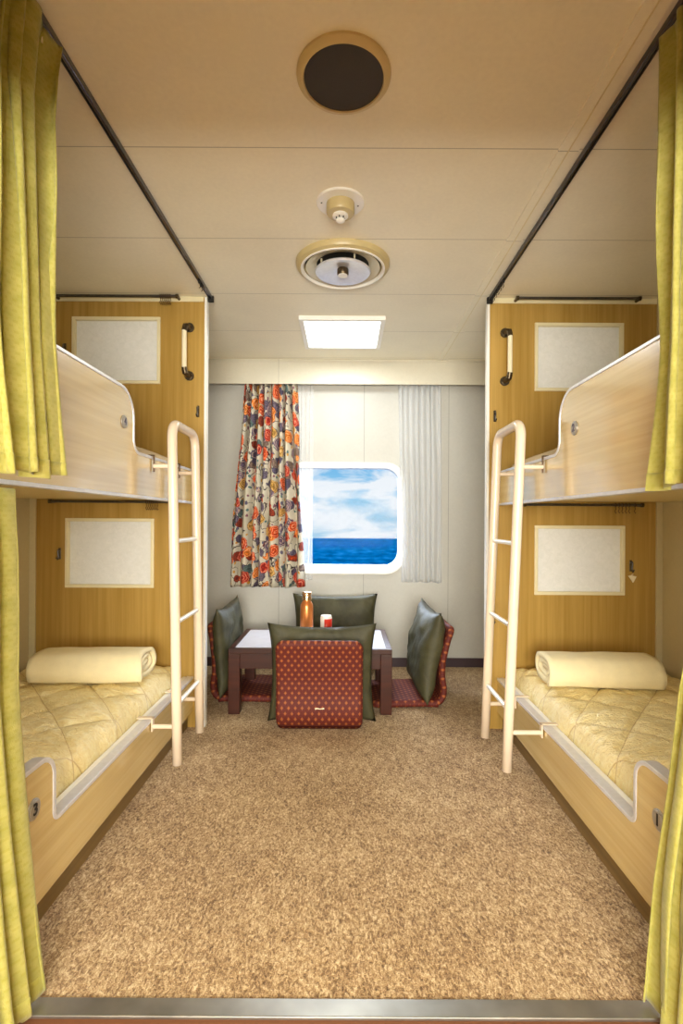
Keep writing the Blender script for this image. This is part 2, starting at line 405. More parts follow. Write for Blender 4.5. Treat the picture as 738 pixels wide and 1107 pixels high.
for s, nm in ((-1, 'left'), (1, 'right')):
    x0, x1 = (XO, XO + .05) if s > 0 else (-XO - .05, -XO)
    struct(link('wall_' + nm, B(x0, x1, YB, YW + .1, -.16, H), 'wall_side'), nm + ' outer wall')
struct(link('wall_corridor', B(-XO, XO, YB - .05, YB, -.16, H), 'plain_wall'), 'corridor wall')
# far wall with the rounded window opening
WX0, WX1, WZ0, WZ1 = -.50, .405, .640, 1.414
def wall_hole():
    bm = bmesh.new()
    hole = rrect(WX0 + .02, WX1 - .02, WZ0 + .02, WZ1 - .02, .12)
    pts = [(-XO, 0), (XO, 0), (XO, H), (-XO, H)]
    def loop(P, y):
        vs = [bm.verts.new((x, y, z)) for x, z in P]
        return vs, [bm.edges.new((vs[i], vs[(i + 1) % len(vs)])) for i in range(len(vs))]
    o1, eo = loop(pts, YW); h1, eh = loop(hole, YW)
    bmesh.ops.triangle_fill(bm, edges=eo + eh, use_beauty=True)
    o2, eo2 = loop(pts, YW + .1); h2, eh2 = loop(hole, YW + .1)
    bmesh.ops.triangle_fill(bm, edges=eo2 + eh2, use_beauty=True)
    for a, b in ((o1, o2), (h1, h2)):
        for i in range(len(a)): bm.faces.new((a[i], a[(i + 1) % len(a)], b[(i + 1) % len(a)], b[i]))
    return bm
struct(link('wall_back', wall_hole(), 'wall'), 'light grey far wall with a window')
# window frame ring
def ring(o, i, y0, y1, ofs=0.0):
    bm = bmesh.new()
    A = [bm.verts.new((x, y0, z)) for x, z in o]; C_ = [bm.verts.new((x, y0, z)) for x, z in i]
    A2 = [bm.verts.new((x, y1, z)) for x, z in o]; C2 = [bm.verts.new((x, y1, z)) for x, z in i]
    n = len(o)
    for k in range(n):
        m = (k + 1) % n
        bm.faces.new((A[k], A[m], C_[m], C_[k])); bm.faces.new((A2[k], C2[k], C2[m], A2[m]))
        bm.faces.new((A[k], A2[k], A2[m], A[m])); bm.faces.new((C_[k], C_[m], C2[m], C2[k]))
    return bm
win = link('window_1', ring(rrect(WX0, WX1, WZ0, WZ1, .13), rrect(WX0 + .04, WX1 - .04, WZ0 + .055, WZ1 - .04, .10), YW - .014, YW + .09), 'white', smooth=True, bevel=.004)
struct(win, 'white rounded window frame looking out to sea')
gl = bmesh.new(); vs = [gl.verts.new((x, YW + .06, z)) for x, z in rrect(WX0 + .03, WX1 - .03, WZ0 + .045, WZ1 - .03, .11)]; gl.faces.new(vs)
g = link('pane', gl, 'glass', win)
bmx = bmesh.new()
for zz in (WZ0 + .045,):
    box(bmx, WX0 + .10, WX1 - .10, YW + .03, YW + .055, WZ0 + .05, WZ0 + .062)
link('drip_rail', bmx, 'alu', win)
struct(link('baseboard_back', B(-XO, XO, YW - .012, YW, 0, .062, bev=.002), 'baseboard'), 'dark skirting along the far wall')
for s, nm in ((-1, 'left'), (1, 'right')):
    x0, x1 = (XO - .012, XO) if s > 0 else (-XO, -XO + .012)
    struct(link('baseboard_' + nm, B(x0, x1, YP + .035, YW - .012, 0, .062), 'baseboard'), nm + ' dark skirting')
bm = bmesh.new(); box(bm, -XO, XO, 3.476, 3.492, 1.937, H - .0, bev=.003); box(bm, -XO, XO, 3.470, 3.4765, H - .012, H); box(bm, -XO, XO, 3.470, 3.4765, 1.933, 1.943)
struct(link('trim_5', bm, 'pelmet'), 'cream pelmet board above the window curtains')

# partitions with frosted panes
PANES = {-1: [(-(374 - 72) / F * YP, -(374 - 166) / F * YP, HC - (635.7 - 562) / F * YP, HC - (562.5 - 562) / F * YP),
              (-(374 - 78) / F * YP, -(374 - 171.7) / F * YP, HC + (562 - 415.4) / F * YP, HC + (562 - 345) / F * YP)],
         1: [((578.4 - 374) / F * YP, (674 - 374) / F * YP, HC - (641 - 562) / F * YP, HC - (567.7 - 562) / F * YP),
             ((577.4 - 374) / F * YP, (671.6 - 374) / F * YP, HC + (562 - 421) / F * YP, HC + (562 - 349) / F * YP)]}
for s, nm in ((-1, 'left'), (1, 'right')):
    (a0, a1, a2, a3), (b0, b1, b2, b3) = PANES[s]
    xl, xr = (XA, XO) if s > 0 else (-XO, -XA)
    bm = bmesh.new()
    def P(x0, x1, z0, z1): box(bm, x0, x1, YP, YP + .03, z0, z1)
    # slabs around the two openings
    P(xl, xr, 0, a2); P(xl, a0, a2, a3); P(a1, xr, a2, a3)
    P(xl, xr, a3, b2); P(xl, b0, b2, b3); P(b1, xr, b2, b3); P(xl, xr, b3, H)
    pt = struct(link('wall_partition_' + nm, bm, 'partition'), nm + ' wood grain partition at the foot of the bunks')
    for (x0, x1, z0, z1) in PANES[s]:
        w = .012
        bm = bmesh.new()
        box(bm, x0 - .004, x1 + .004, YP - .008, YP + .036, z1 - w, z1 + .004); box(bm, x0 - .004, x1 + .004, YP - .008, YP + .036, z0 - .004, z0 + w)
        box(bm, x0 - .004, x0 + w, YP - .008, YP + .036, z0 + w, z1 - w); box(bm, x1 - w, x1 + .004, YP - .008, YP + .036, z0 + w, z1 - w)
        fr = link('pane_frame', bm, 'trimwhite', pt, bevel=.002)
        link('frosted_pane', B(x0 + w - .001, x1 - w + .001, YP + .010, YP + .018, z0 + w - .001, z1 - w + .001), 'frost', pt)
    e0, e1 = (XA - .006, XA + .006) if s > 0 else (-XA - .006, -XA + .006)
    link('edge_trim', B(e0, e1, YP - .003, YP + .033, 0, H, bev=.002), 'white', pt)
    t0, t1 = (XA + .01, XO) if s > 0 else (-XO, -XA - .01)
    link('top_trim', B(t0, t1, YP - .005, YP, H - .024, H), 'trimwhite', pt)
    c0, c1 = (XO - .03, XO) if s > 0 else (-XO, -XO + .03)
    link('corner_trim', B(c0, c1, YP - .012, YP, 0, H, bev=.002), 'wall_side', pt)
    # the berths' head-end partition beside the entrance (outside the frame)
    q0, q1 = (XF + .03, XO) if s > 0 else (-XO, -XF - .03)
    struct(link('wall_entrance_' + nm, B(q0, q1, .62, .65, -.14, H), 'partition'), nm + ' entrance partition')

# ------------------------------------------------------------------ berths
def rounded(pts):
    return pts
def profile_upper(d):   # board outline in (y, z), going round; low part towards the partition
    y1 = YP - .002; y0 = .652; ys = 1.79
    top = [(y1, 1.25)] + arc(ys + .045, 1.25 + .045, .045, 270, 180, 6) + arc(ys - .10, 1.455 - .10, .10, 0, 90, 8) + [(y0, 1.455)]
    return top, [(y0, 1.094), (y1, 1.094)]
def profile_lower(d):
    y1 = YP - .002; y0 = .652; ys = 1.312
    top = [(y1, .245)] + arc(ys + .022, .245 + .022, .022, 270, 180, 6) + arc(ys - .055, .42 - .055, .055, 0, 90, 8) + [(y0, .42)]
    return top, [(y0, .082), (y1, .082)]
def strip(top, x0, x1, lo, hi):
    """a capping strip that follows an outline, from lo inside the edge to hi outside it"""
    bm = bmesh.new(); rings = []
    n = len(top)
    for i, (y, z) in enumerate(top):
        a = Vector(top[max(0, i - 1)]); b = Vector(top[min(n - 1, i + 1)]); t = (b - a).normalized(); nn = Vector((t.y, -t.x))
        if nn.y < -1e-3 or (abs(nn.y) < 1e-3 and nn.x < 0): nn = -nn
        p = Vector((y, z)); o = p + nn * hi; q = p - nn * lo
        rings.append([bm.verts.new((x0, o.x, o.y)), bm.verts.new((x1, o.x, o.y)), bm.verts.new((x1, q.x, q.y)), bm.verts.new((x0, q.x, q.y))])
    for a, b in zip(rings, rings[1:]):
        for j in range(4): bm.faces.new((a[j], a[(j + 1) % 4], b[(j + 1) % 4], b[j]))
    bm.faces.new(rings[0]); bm.faces.new(rings[-1])
    return bm
def numeral(ch, size, loc, s, mat, parent):
    cu = bpy.data.curves.new('numeral', 'FONT'); cu.body = ch; cu.size = size; cu.align_x = 'CENTER'; cu.align_y = 'CENTER'; cu.extrude = .0006
    cu.offset = size * .022
    tmp = bpy.data.objects.new('tmp_text', cu); COL.objects.link(tmp)
    bpy.context.view_layer.update()
    me = bpy.data.meshes.new_from_object(tmp.evaluated_get(bpy.context.evaluated_depsgraph_get()))
    bpy.data.objects.remove(tmp)
    bm = bmesh.new(); bm.from_mesh(me); bpy.data.meshes.remove(me)
    rot = Matrix.Rotation(PI / 2, 4, 'X'); rz = Matrix.Rotation(PI / 2 if s < 0 else -PI / 2, 4, 'Z')
    bmesh.ops.transform(bm, matrix=Matrix.Translation(loc) @ rz @ rot, verts=bm.verts)
    return link('numeral', bm, mat, parent)
def disc_x(bm, x0, x1, y, z, r, n=28, dome=0.0):
    cyl(bm, (x0, y, z), (x1, y, z), r, n)
BL = {('u', -1): ('upper berth on the left with pale stepped board and round plate 4', '4'), ('u', 1): ('upper berth on the right with pale stepped board and round plate 2', '2'),
      ('l', -1): ('lower berth on the left, low pale wood board with metal rim and plate 3', '3'), ('l', 1): ('lower berth on the right, low pale wood board with metal rim and plate 1', '1')}
for s in (-1, 1):
    xf = XF * s; xb = (XF + .024) * s          # front face, back face of the board
    lo_, hi_ = min(xf, xb), max(xf, xb)
    for lev in 'ul':
        prof, low = (profile_upper if lev == 'u' else profile_lower)(s)
        lab, num = BL[(lev, s)]
        rt = root('upper_berth' if lev == 'u' else 'lower_berth', (s * (XF + .4), 1.58, 1.094 if lev == 'u' else 0.0), lab, 'bunk', 'berths either side of the aisle')
        bm = bmesh.new(); prism_x(bm, prof + low, lo_, hi_)
        link('front_board', bm, 'board', rt)
        ins = .006 if lev == 'u' else .007; wd = .004 if lev == 'u' else .006
        a, b = sorted((xf - s * .003, xb + s * wd))
        link('edge_trim', strip(prof, a, b, ins, .005), 'alu', rt, bevel=.002)
        if lev == 'u':
            link('lower_trim', strip([(.652, 1.094), (YP - .002, 1.094)], *sorted((xf - s * .003, xb + s * .003)), .004, .006), 'alu', rt)
            a, b = sorted((xb, s * (XO - .001)))
            link('base_panel', B(a, b, .652, YP - .006, 1.110, 1.135), 'underside', rt)
            py, pz, pr = (1.709, 1.339, .022) if s < 0 else (1.668, 1.318, .023)
        else:
            a, b = sorted((xb + s * .0065, s * (XF + .05)))
            link('inner_rail', B(a, b, .66, YP - .004, .20, .248, bev=.003), 'white', rt)
            a, b = sorted((xb, s * (XO - .001)))
            link('base_panel', B(a, b, .652, YP - .006, .12, .20), 'underside', rt)
            a, b = sorted((s * (XF + .026), s * (XF + .046)))
            link('kick_board', B(a, b, YT1 + .002, YP - .004, 0.0, .12), 'kick', rt)
            py, pz, pr = (1.223, .322, .025) if s < 0 else (1.209, .312, .025)
        bm = bmesh.new(); disc_x(bm, xf, xf - s * .004, py, pz, pr); disc_x(bm, xf - s * .004, xf - s * .006, py, pz, pr * .82)
        pl = link('number_plate', bm, 'plate', rt, smooth=True, bevel=.001)
        numeral(num, pr * 1.55, (xf - s * .0066, py, pz), s, 'greynum' if lev == 'u' else 'black', pl)

# ------------------------------------------------------------------ mattresses and folded blankets
def mattress(s, zb, zt, x0, x1, y0, y1, label, quilt=True, name='mattress', mat='quilt', seed=0):
    nx, ny = 90, 200
    def top(u, v):
        X = x0 + (x1 - x0) * u; Y = y0 + (y1 - y0) * v
        eu = min(u, 1 - u) * abs(x1 - x0); ev = min(v, 1 - v) * (y1 - y0)
        e = min(eu, ev)
        fall = (1 - max(0, 1 - e / .03) ** 2.2) * .62 + .38 * (1 - max(0, 1 - e / .22) ** 2)
        q = 0.0
        if quilt:
            a = (X * .9 + Y * .75) / .21; b = (X * .9 - Y * .75) / .21
            da = abs((a + .5) % 1 - .5) * .18; db = abs((b + .5) % 1 - .5) * .18
            q = .007 * (1 - math.exp(-(da / .012) ** 2)) * (1 - math.exp(-(db / .012) ** 2)) + .003 * (min(da, db) / .09)
        w = noise.noise(Vector((X * 5, Y * 5, seed))) * .005 + noise.noise(Vector((X * 17 + Y * 6, Y * 15, seed + 3))) * .006 + noise.noise(Vector((X * 38, Y * 30 + X * 20, seed + 9))) * .0025
        z = zb + .02 + (zt - zb - .02) * fall + (q + w) * min(1, e / .05)
        wob = noise.noise(Vector((Y * 7, seed + 20, 0))) * .012 * (1 if eu < .03 else 0)
        return Vector((X + wob, Y, z))
    bm = bmesh.new(); uvl = bm.loops.layers.uv.new('UVMap')
    V = [[bm.verts.new(top(i / (nx - 1), j / (ny - 1))) for j in range(ny)] for i in range(nx)]
    for i in range(nx - 1):
        for j in range(ny - 1): bm.faces.new((V[i][j], V[i + 1][j], V[i + 1][j + 1], V[i][j + 1]))
    per = [V[i][0] for i in range(nx)] + [V[nx - 1][j] for j in range(1, ny)] + [V[i][ny - 1] for i in range(nx - 2, -1, -1)] + [V[0][j] for j in range(ny - 2, 0, -1)]
    bot = [bm.verts.new((v.co.x, v.co.y, zb)) for v in per]
    n = len(per)
    for k in range(n): bm.faces.new((per[k], bot[k], bot[(k + 1) % n], per[(k + 1) % n]))
    bm.faces.new(bot)
    for f in bm.faces:
        for lp in f.loops: lp[uvl].uv = (lp.vert.co.x, lp.vert.co.y)
    o = link(name, bm, mat, base=True, smooth='all')
    tag(o, label, 'mattress', 'mattresses in the berths')
    return o
for s, nm in ((-1, 'left'), (1, 'right')):
    a, b = sorted((s * (XF + .028 + .024), s * (XO - .012)))
    mattress(s, .201, .335, a, b, .68, YP - .012, 'gold quilted mattress pad on the lower %s berth with folded blanket on it' % nm, seed=s * 5)
    a, b = sorted((s * (XF + .032), s * (XO - .012)))
    mattress(s, 1.137, 1.336 if s < 0 else 1.338, a, b, .68, YP - .012, 'beige mattress showing just above the rim of the upper %s berth' % nm, quilt=False, mat='sheet', seed=s * 11 + 2)

def blanket_bm(Lx, depth, hgt, flip=1, seed=0):
    turns = 2.45; th = hgt / 2 / (turns + .15) * .98
    path = []
    n = 110
    for i in range(n + 1):
        t = i / n; ang = t * turns * 2 * PI + .4 * PI; r = th * (.30 + t * turns)
        hl = (depth / 2 - hgt / 2) * (0.75 + .25 * t)
        c, s_ = math.cos(ang), math.sin(ang)
        y = r * c + (hl * max(-1, min(1, c * 2.2))); z = r * s_
        path.append(Vector((y * flip, z)))
    nx = 22; hw = th * .44
    bm = bmesh.new(); rows = []
    for k in range(nx):
        u = k / (nx - 1); X = (u - .5) * Lx
        row = []
        for i, p in enumerate(path):
            a = path[max(0, i - 1)]; b = path[min(n, i + 1)]; t = (b - a).normalized(); nn = Vector((-t.y, t.x))
            ed = (1 if 0 < i < n else .3)
            row.append((p + nn * hw * ed, p - nn * hw * ed, i / n))
        rows.append((X, row))
    A = []; C_ = []
    for X, row in rows:
        ra, rc = [], []
        for (p, q, t) in row:
            w = noise.noise(Vector((X * 9, p.x * 14, p.y * 14 + seed))) * .004
            xo = X + noise.noise(Vector((t * 9, seed, X > 0))) * .010 * (abs(X) / (Lx / 2)) ** 3 - (1 - t) * .012 * (1 if X > 0 else -1) * (abs(X) / (Lx / 2)) ** 4
            ra.append(bm.verts.new((xo, p.x + w, p.y + w * .7))); rc.append(bm.verts.new((xo, q.x + w, q.y + w * .7)))
        A.append(ra); C_.append(rc)
    for k in range(nx - 1):
        for i in range(n):
            bm.faces.new((A[k][i], A[k + 1][i], A[k + 1][i + 1], A[k][i + 1])); bm.faces.new((C_[k][i], C_[k][i + 1], C_[k + 1][i + 1], C_[k + 1][i]))
        bm.faces.new((A[k][0], C_[k][0], C_[k + 1][0], A[k + 1][0])); bm.faces.new((A[k][n], A[k + 1][n], C_[k + 1][n], C_[k][n]))
    for k in (0, nx - 1):
        for i in range(n): bm.faces.new((A[k][i], A[k][i + 1], C_[k][i + 1], C_[k][i]))
    zmin = min(v.co.z for v in bm.verts)
    bmesh.ops.translate(bm, verts=bm.verts, vec=(0, 0, -zmin))
    return bm
for s, cx, cy, rz, nm in ((-1, -1.058, 2.17, .05, 'left'), (1, 1.045, 2.14, -.07, 'right')):
    o = link('folded_blanket', blanket_bm(.445, .21, .118, 1 if s > 0 else 1, s * 3), 'blanket', smooth='all')
    o.location = (cx, cy, .348); o.rotation_euler = (0, 0, rz)
    tag(o, 'cream blanket folded into a flat roll on the lower %s mattress' % nm, 'blanket', 'folded blankets on the lower berths')

# ------------------------------------------------------------------ ladders
def ladder(s, yn, yf, xb, xt, nm):
    lo = .078; z_top = 1.385
    r = .0185
    rt = root('bunk_ladder', (s * xb, (yn + yf) / 2, lo), 'cream tubular ladder hooked on the %s bunks' % nm, 'ladder', 'ladders hooked on the bunks')
    X = lambda z: s * (xb + (xt - xb) * min(1, (z - lo) / (z_top - lo)))
    pts = [(X(z), yn, z) for z in (lo, .4, .8, 1.15, z_top - .06)]
    rc = .055
    for a in range(1, 9):
        t = a / 8 * PI / 2; z = z_top - rc + rc * math.sin(t); pts.append((X(z), yn + rc - rc * math.cos(t), z))
    for a in range(0, 9):
        t = PI / 2 - a / 8 * PI / 2; z = z_top - rc + rc * math.sin(t); pts.append((X(z), yf - rc + rc * math.cos(t), z))
    pts += [(X(z), yf, z) for z in (1.15, .8, .4, lo)]
    bm = bmesh.new(); tube(bm, pts, r, 18); link('rail_frame', bm, 'ladder', rt, smooth='all')
    for z in (.305, .618, .930):
        bm = bmesh.new(); cyl(bm, (X(z), yn + r * .6, z), (X(z), yf - r * .6, z), .0095, 14); link('rung', bm, 'rung', rt, smooth=True)
    for y in (yn, yf):
        bm = bmesh.new(); cyl(bm, (X(.225), y, .222), (s * (XF - .006), y, .222), .0085, 12); link('standoff_bar', bm, 'ladder', rt, smooth=True)
        bm = bmesh.new(); cyl(bm, (X(1.218), y, 1.218), (s * (XF - .006), y, 1.218), .0085, 12); link('standoff_bar', bm, 'ladder', rt, smooth=True)
        a, b = sorted((s * (XF - .009), s * (XF - .004))); c, d = sorted((s * (XF - .009), s * (XF + .052)))
        bm = bmesh.new(); box(bm, a, b, y - .011, y + .011, .205, .257); box(bm, c, d, y - .011, y + .011, .253, .257)
        link('hook', bm, 'ladder', rt, bevel=.0015)
        bm = bmesh.new(); box(bm, a, b, y - .004, y + .004, 1.196, 1.260); c, d = sorted((s * (XF - .009), s * (XF + .036))); box(bm, c, d, y - .004, y + .004, 1.257, 1.261)
        link('hook', bm, 'brownhook', rt, bevel=.001)
ladder(-1, 1.964, 2.263, .640, .668, 'left')
ladder(1, 1.925, 2.225, .606, .655, 'right')

# ------------------------------------------------------------------ grab handles, hooks, rods on the partitions
def px(x, D): return (x - 374) * D / F
def pz(y, D): return HC + (562 - y) * D / F
for s, xx, yt, yb, nm in ((-1, 198.5, 352, 405, 'left'), (1, 549.8, 356, 409, 'right')):
    X = px(xx, YP - .04); Z1, Z0 = pz(yt, YP - .04), pz(yb, YP - .04); Y = YP - .045; Xw = X - s * (-.012)
    rt = root('grab_handle', (X, YP, Z0), 'ivory vertical grab handle with dark bronze ends on the %s partition' % nm, 'handle', 'grab handles on the partitions')
    bm = bmesh.new(); cyl(bm, (X, Y, Z0 + .02), (X, Y, Z1 - .02), .0115, 16); link('grip', bm, 'ivory', rt, smooth=True)
    for z, d in ((Z1, -1), (Z0, 1)):
        bm = bmesh.new(); disc_x_ = cyl(bm, (X - s * .012, YP - .001, z), (X - s * .012, YP - .008, z), .023, 20)
        tube(bm, [(X - s * .012, YP - .006, z), (X - s * .010, YP - .028, z), (X - s * .003, YP - .042, z + d * .006), (X, Y, z + d * .03)], [.013, .013, .0135, .0135], 14)
        link('bracket', bm, 'bronze', rt, smooth=True)
def wall_hook(X, Z, label, tagged=False):
    rt = root('coat_hook', (X, YP, Z), label, 'hook', 'coat hooks on the partitions')
    link('back_plate', B(X - .006, X + .006, YP - .004, YP, Z - .028, Z + .028, bev=.0015), 'bronze', rt)
    bm = bmesh.new()
    tube(bm, [(X, YP - .003, Z + .016), (X, YP - .016, Z + .020), (X, YP - .02, Z + .010), (X, YP - .014, Z - .016), (X, YP - .022, Z - .028), (X, YP - .032, Z - .018)], .0035, 10)
    link('prong', bm, 'alu_dark', rt, smooth=True)
    return rt
wall_hook(px(213.6, YP), pz(445.7, YP), 'small bronze hook near the edge of the left partition above ladder')
wall_hook(px(533.8, YP), pz(449, YP), 'small bronze hook near the edge of the right partition above ladder')
wall_hook(px(65, YP), pz(600, YP), 'small bronze hook left of the lower left frosted pane')
wall_hook(px(681.5, YP), pz(610, YP), 'small bronze hook right of the lower right frosted pane, wooden tag on it')
wall_hook(px(69.5, YP), pz(379, YP), 'small bronze hook left of the upper left frosted pane')
wall_hook(px(681, YP), pz(387.5, YP), 'small bronze hook right of the upper right frosted pane')
wall_hook(px(217.3, YP), pz(663, YP), 'small bronze hook on the left partition behind the ladder')
wall_hook(px(533.3, YP), pz(666, YP), 'small bronze hook on the right partition behind the ladder')
X, Z = px(682, YP), pz(623, YP)
bm = bmesh.new(); prism = [(-.020, .010), (-.006, .014), (.018, .008), (.008, -.012), (.002, -.022), (-.004, -.012)]
va = [bm.verts.new((X + a, YP - .010, Z + b)) for a, b in prism]; vb = [bm.verts.new((X + a, YP - .018, Z + b)) for a, b in prism]
bm.faces.new(va); bm.faces.new(vb[::-1])
for i in range(6): bm.faces.new((va[i], va[(i + 1) % 6], vb[(i + 1) % 6], vb[i]))
tube(bm, [(X, YP - .014, Z + .008), (X - .004, YP - .016, Z + .018), (X - .002, YP - .026, Z + .020)], .0018, 8)
tag(link('hanging_tag', bm, 'ivory', base=True, bevel=.001), 'small pale tag hanging from the hook beside the lower right pane', 'tag')

def rod(x0, x1, z, y, label, rings_at, nm, end_s):
    rt = root('curtain_rod', ((x0 + x1) / 2, y, z), label, 'curtain rod', 'short curtain rods along the partitions')
    bm = bmesh.new(); cyl(bm, (x0, y, z), (x1, y, z), .0065, 14); link('rod', bm, 'alu_dark', rt, smooth=True)
    for xe in (x0, x1):
        bm = bmesh.new(); cyl(bm, (xe, y, z), (xe, YP - .001 if y < YP else y, z), .0075, 12); cyl(bm, (xe - .006, y, z), (xe + .006, y, z), .010, 12)
        link('end_bracket', bm, 'bronze', rt, smooth=True)
    for xr in rings_at:
        bm = bmesh.new()
        pts = [(xr, y + .009 * math.cos(a), z + .009 * math.sin(a)) for a in [2 * PI * k / 12 for k in range(13)]]
        tube(bm, pts, .0013, 6)
        tube(bm, [(xr, y, z - .009), (xr + .002, y, z - .020), (xr - .003, y, z - .030), (xr + .002, y, z - .040), (xr + .004, y, z - .034)], .0016, 6)
        link('hook', bm, 'brownhook', rt, smooth=True)
rod(px(58, 2.47), px(190, 2.47), H - .012, 2.47, 'steel curtain rod at the ceiling over the upper left pane', [px(172, 2.47) + .008 * k for k in range(7)], 'left', -1)
rod(px(558, 2.47), px(690, 2.47), H - .012, 2.47, 'steel curtain rod at the ceiling over the upper right pane', [], 'right', 1)
rod(px(54, 2.47), px(184, 2.47), 1.098, 2.47, 'steel curtain rod under the upper left berth, over the lower pane', [px(158, 2.47) + .009 * k for k in range(7)], 'left', -1)
rod(px(567, 2.47), px(694, 2.47), 1.094, 2.47, 'steel curtain rod under the upper right berth, over the lower pane', [px(665, 2.47) + .0165 * k for k in range(5)] + [px(686, 2.47)], 'right', 1)

# ------------------------------------------------------------------ ceiling rails
for s, X, nm in ((-1, -.662, 'left'), (1, .692, 'right')):
    rt = root('ceiling_curtain_rail', (X, 1.6, H), 'dark metal curtain rail running along the %s side of the ceiling' % nm, 'curtain rail', 'curtain rails along the aisle ceiling')
    bm = bmesh.new()
    box(bm, X - .0065, X + .0065, .66, YP - .005, H - .015, H - .0005)
    link('channel', bm, 'rail', rt, bevel=.003)
    bm = bmesh.new(); box(bm, X - .0085, X - .0067, .66, YP - .005, H - .018, H - .003); box(bm, X + .0067, X + .0085, .66, YP - .005, H - .018, H - .003)
    link('rail_lip', bm, 'alu_dark', rt)
    for k in range(2 if s < 0 else 6):
        y = YP - .05 - .035 * k - (.12 if s < 0 else 0)
        bm = bmesh.new(); box(bm, X - .006, X + .006, y - .005, y + .005, H - .026, H - .015); tube(bm, [(X, y, H - .026), (X + .003, y, H - .043), (X - .003, y, H - .048)], .0015, 6)
        link('glider', bm, 'dark', rt)
    link('end_stop', B(X - .014, X + .014, YP - .022, YP - .006, H - .030, H - .001, bev=.002), 'dark', rt)

# ------------------------------------------------------------------ green bunk curtains
def green_curtain(s, z0, z1, edge, yedge, folds, label, ylen=.30, seed=0, amp=.034, hem=True, name='bunk_curtain'):
    """edge(z)=|x| of the inner silhouette, yedge(z)=its depth; cloth folds run back towards the entrance"""
    def P(u, v):
        z = z0 + (z1 - z0) * v
        t = u * folds * 2 * PI
        k = noise.noise(Vector((u * folds * .55, seed, z * 1.1))) * 1.8
        a = amp * (0.75 + .5 * noise.noise(Vector((u * folds * .7, seed + 5, z * 1.4)))) * (1.05 - .25 * v)
        if v > .93: a *= 1 - (v - .93) * 5
        y = yedge(z) - u * ylen + .012 * math.sin(t * 2 + k * 2) + .010 * k
        x = edge(z) + a * (1 - math.cos(t + k * 2.0)) + .25 * a * (1 - math.cos(2.3 * t + k * 3 + seed)) + .012 * u
        if v < .03: x += noise.noise(Vector((u * 9, seed, 0))) * .004
        zz = z + (.006 * math.sin(t * .5 + seed) if v < .02 else 0)
        return Vector((s * x, y, zz))
    per = folds * 4 * amp * 1.2
    rt = root(name, (s * edge(z0), yedge(z0) - ylen / 2, z0), label, 'curtain', 'green bunk curtains')
    o = link('drape', grid(int(folds * 26), 70, P, lambda u, v: (u * per, v * (z1 - z0))), 'green', rt, smooth='all', solid=.003)
    if hem:   # stitched hem band at the bottom
        def Q(u, v):
            p = P(u, v * .035); q = p.copy(); q.x -= s * .0014; q.z -= .0003; return q
        link('hem', grid(int(folds * 26), 4, Q, lambda u, v: (u * per, v * .02)), 'green', rt, smooth='all', solid=.002)
    for k in range(int(folds)):
        y = yedge(z1) - (k + .5) / folds * ylen
        x = edge(z1) + amp
        bm = bmesh.new(); tube(bm, [(s * x, y, z1 - .03), (s * x, y, z1 + .001), (s * (x + .004), y, z1 + .006)], .0022, 6)
        link('hook', bm, 'ivory', rt)
    return rt
def lerp(pts):
    def f(z):
        if z <= pts[0][0]: return pts[0][1]
        for (a, p), (b, q) in zip(pts, pts[1:]):
            if z <= b: return p + (q - p) * (z - a) / (b - a)
        return pts[-1][1]
    return f
green_curtain(-1, 1.105, 2.070, lerp([(1.1, .612), (1.4, .632), (1.9, .646), (2.07, .630)]), lerp([(1.1, 1.145), (2.07, 1.135)]), 5, 'green and yellow curtain gathered at the left upper berth', .30, 1, .030)
green_curtain(1, 1.088, 2.070, lerp([(1.08, .650), (1.4, .668), (2.07, .674)]), lerp([(1.1, 1.120), (2.07, 1.115)]), 5, 'green and yellow curtain gathered at the right upper berth', .30, 4, .030)
green_curtain(-1, .016, 1.080, lerp([(.016, .624), (.25, .650), (.45, .672), (.65, .694), (.95, .705), (1.09, .716)]), lerp([(.016, 1.085), (1.09, 1.115)]), 5, 'long green and yellow curtain at the left lower berth, reaching the step', .26, 9, .021)
green_curtain(1, .008, 1.080, lerp([(.008, .623), (.25, .648), (.45, .680), (.65, .706), (.8, .735), (1.09, .738)]), lerp([(.008, 1.070), (1.09, 1.10)]), 5, 'long green and yellow curtain at the right lower berth, reaching the step', .26, 14, .019)

# ------------------------------------------------------------------ window curtains
YC = 3.525
def hang(x0t, x1t, x0b, x1b, zt, zb, folds, amp, mat, name, label, cat, seed=0, y=YC, sol=.0015, sharp=1.0, length=None):
    per = length or ((x1b - x0b) + folds * amp * 3.0)
    def P(u, v):
        z = zb + (zt - zb) * v
        k = noise.noise(Vector((u * folds * .6, seed, z * 1.2)))
        e = v ** 1.25
        xa = x0b + (x0t - x0b) * e; xb = x1b + (x1t - x1b) * e
        x = xa + (xb - xa) * (u + .25 / folds * math.sin(2 * PI * u * 3 + seed) / 2)
        ph = 2 * PI * folds * u + k * 2.2
        a = amp * (.75 + .5 * noise.noise(Vector((u * 5, seed + 3, z))))
        yy = y + a * math.sin(ph) + .3 * a * math.sin(ph * 2 + 1)
        x += .35 * (xb - xa) / folds * math.sin(ph + .7) * .5
        zz = z + (noise.noise(Vector((u * 7, seed, 1))) * .012 * (1 - v) ** 8)
        return Vector((x, yy, zz))
    o = link(name, grid(int(folds * 20), 50, P, lambda u, v: (u * per, v * (zt - zb))), mat, base=True, smooth='all', solid=sol)
    return tag(o, label, cat)
hang(-.70, -.352, -.812, -.298, 1.95, .555, 8, .034, 'floral', 'floral_curtain', 'floral print curtain in orange, purple and cream left of the window', 'curtain', 2, 3.518, .002, length=1.35)
hang(-.40, -.228, -.40, -.235, 1.95, .600, 5, .005, 'sheer_thin', 'sheer_curtain', 'thin white sheer curtain partly behind the floral curtain', 'curtain', 6, 3.5565, .0004)
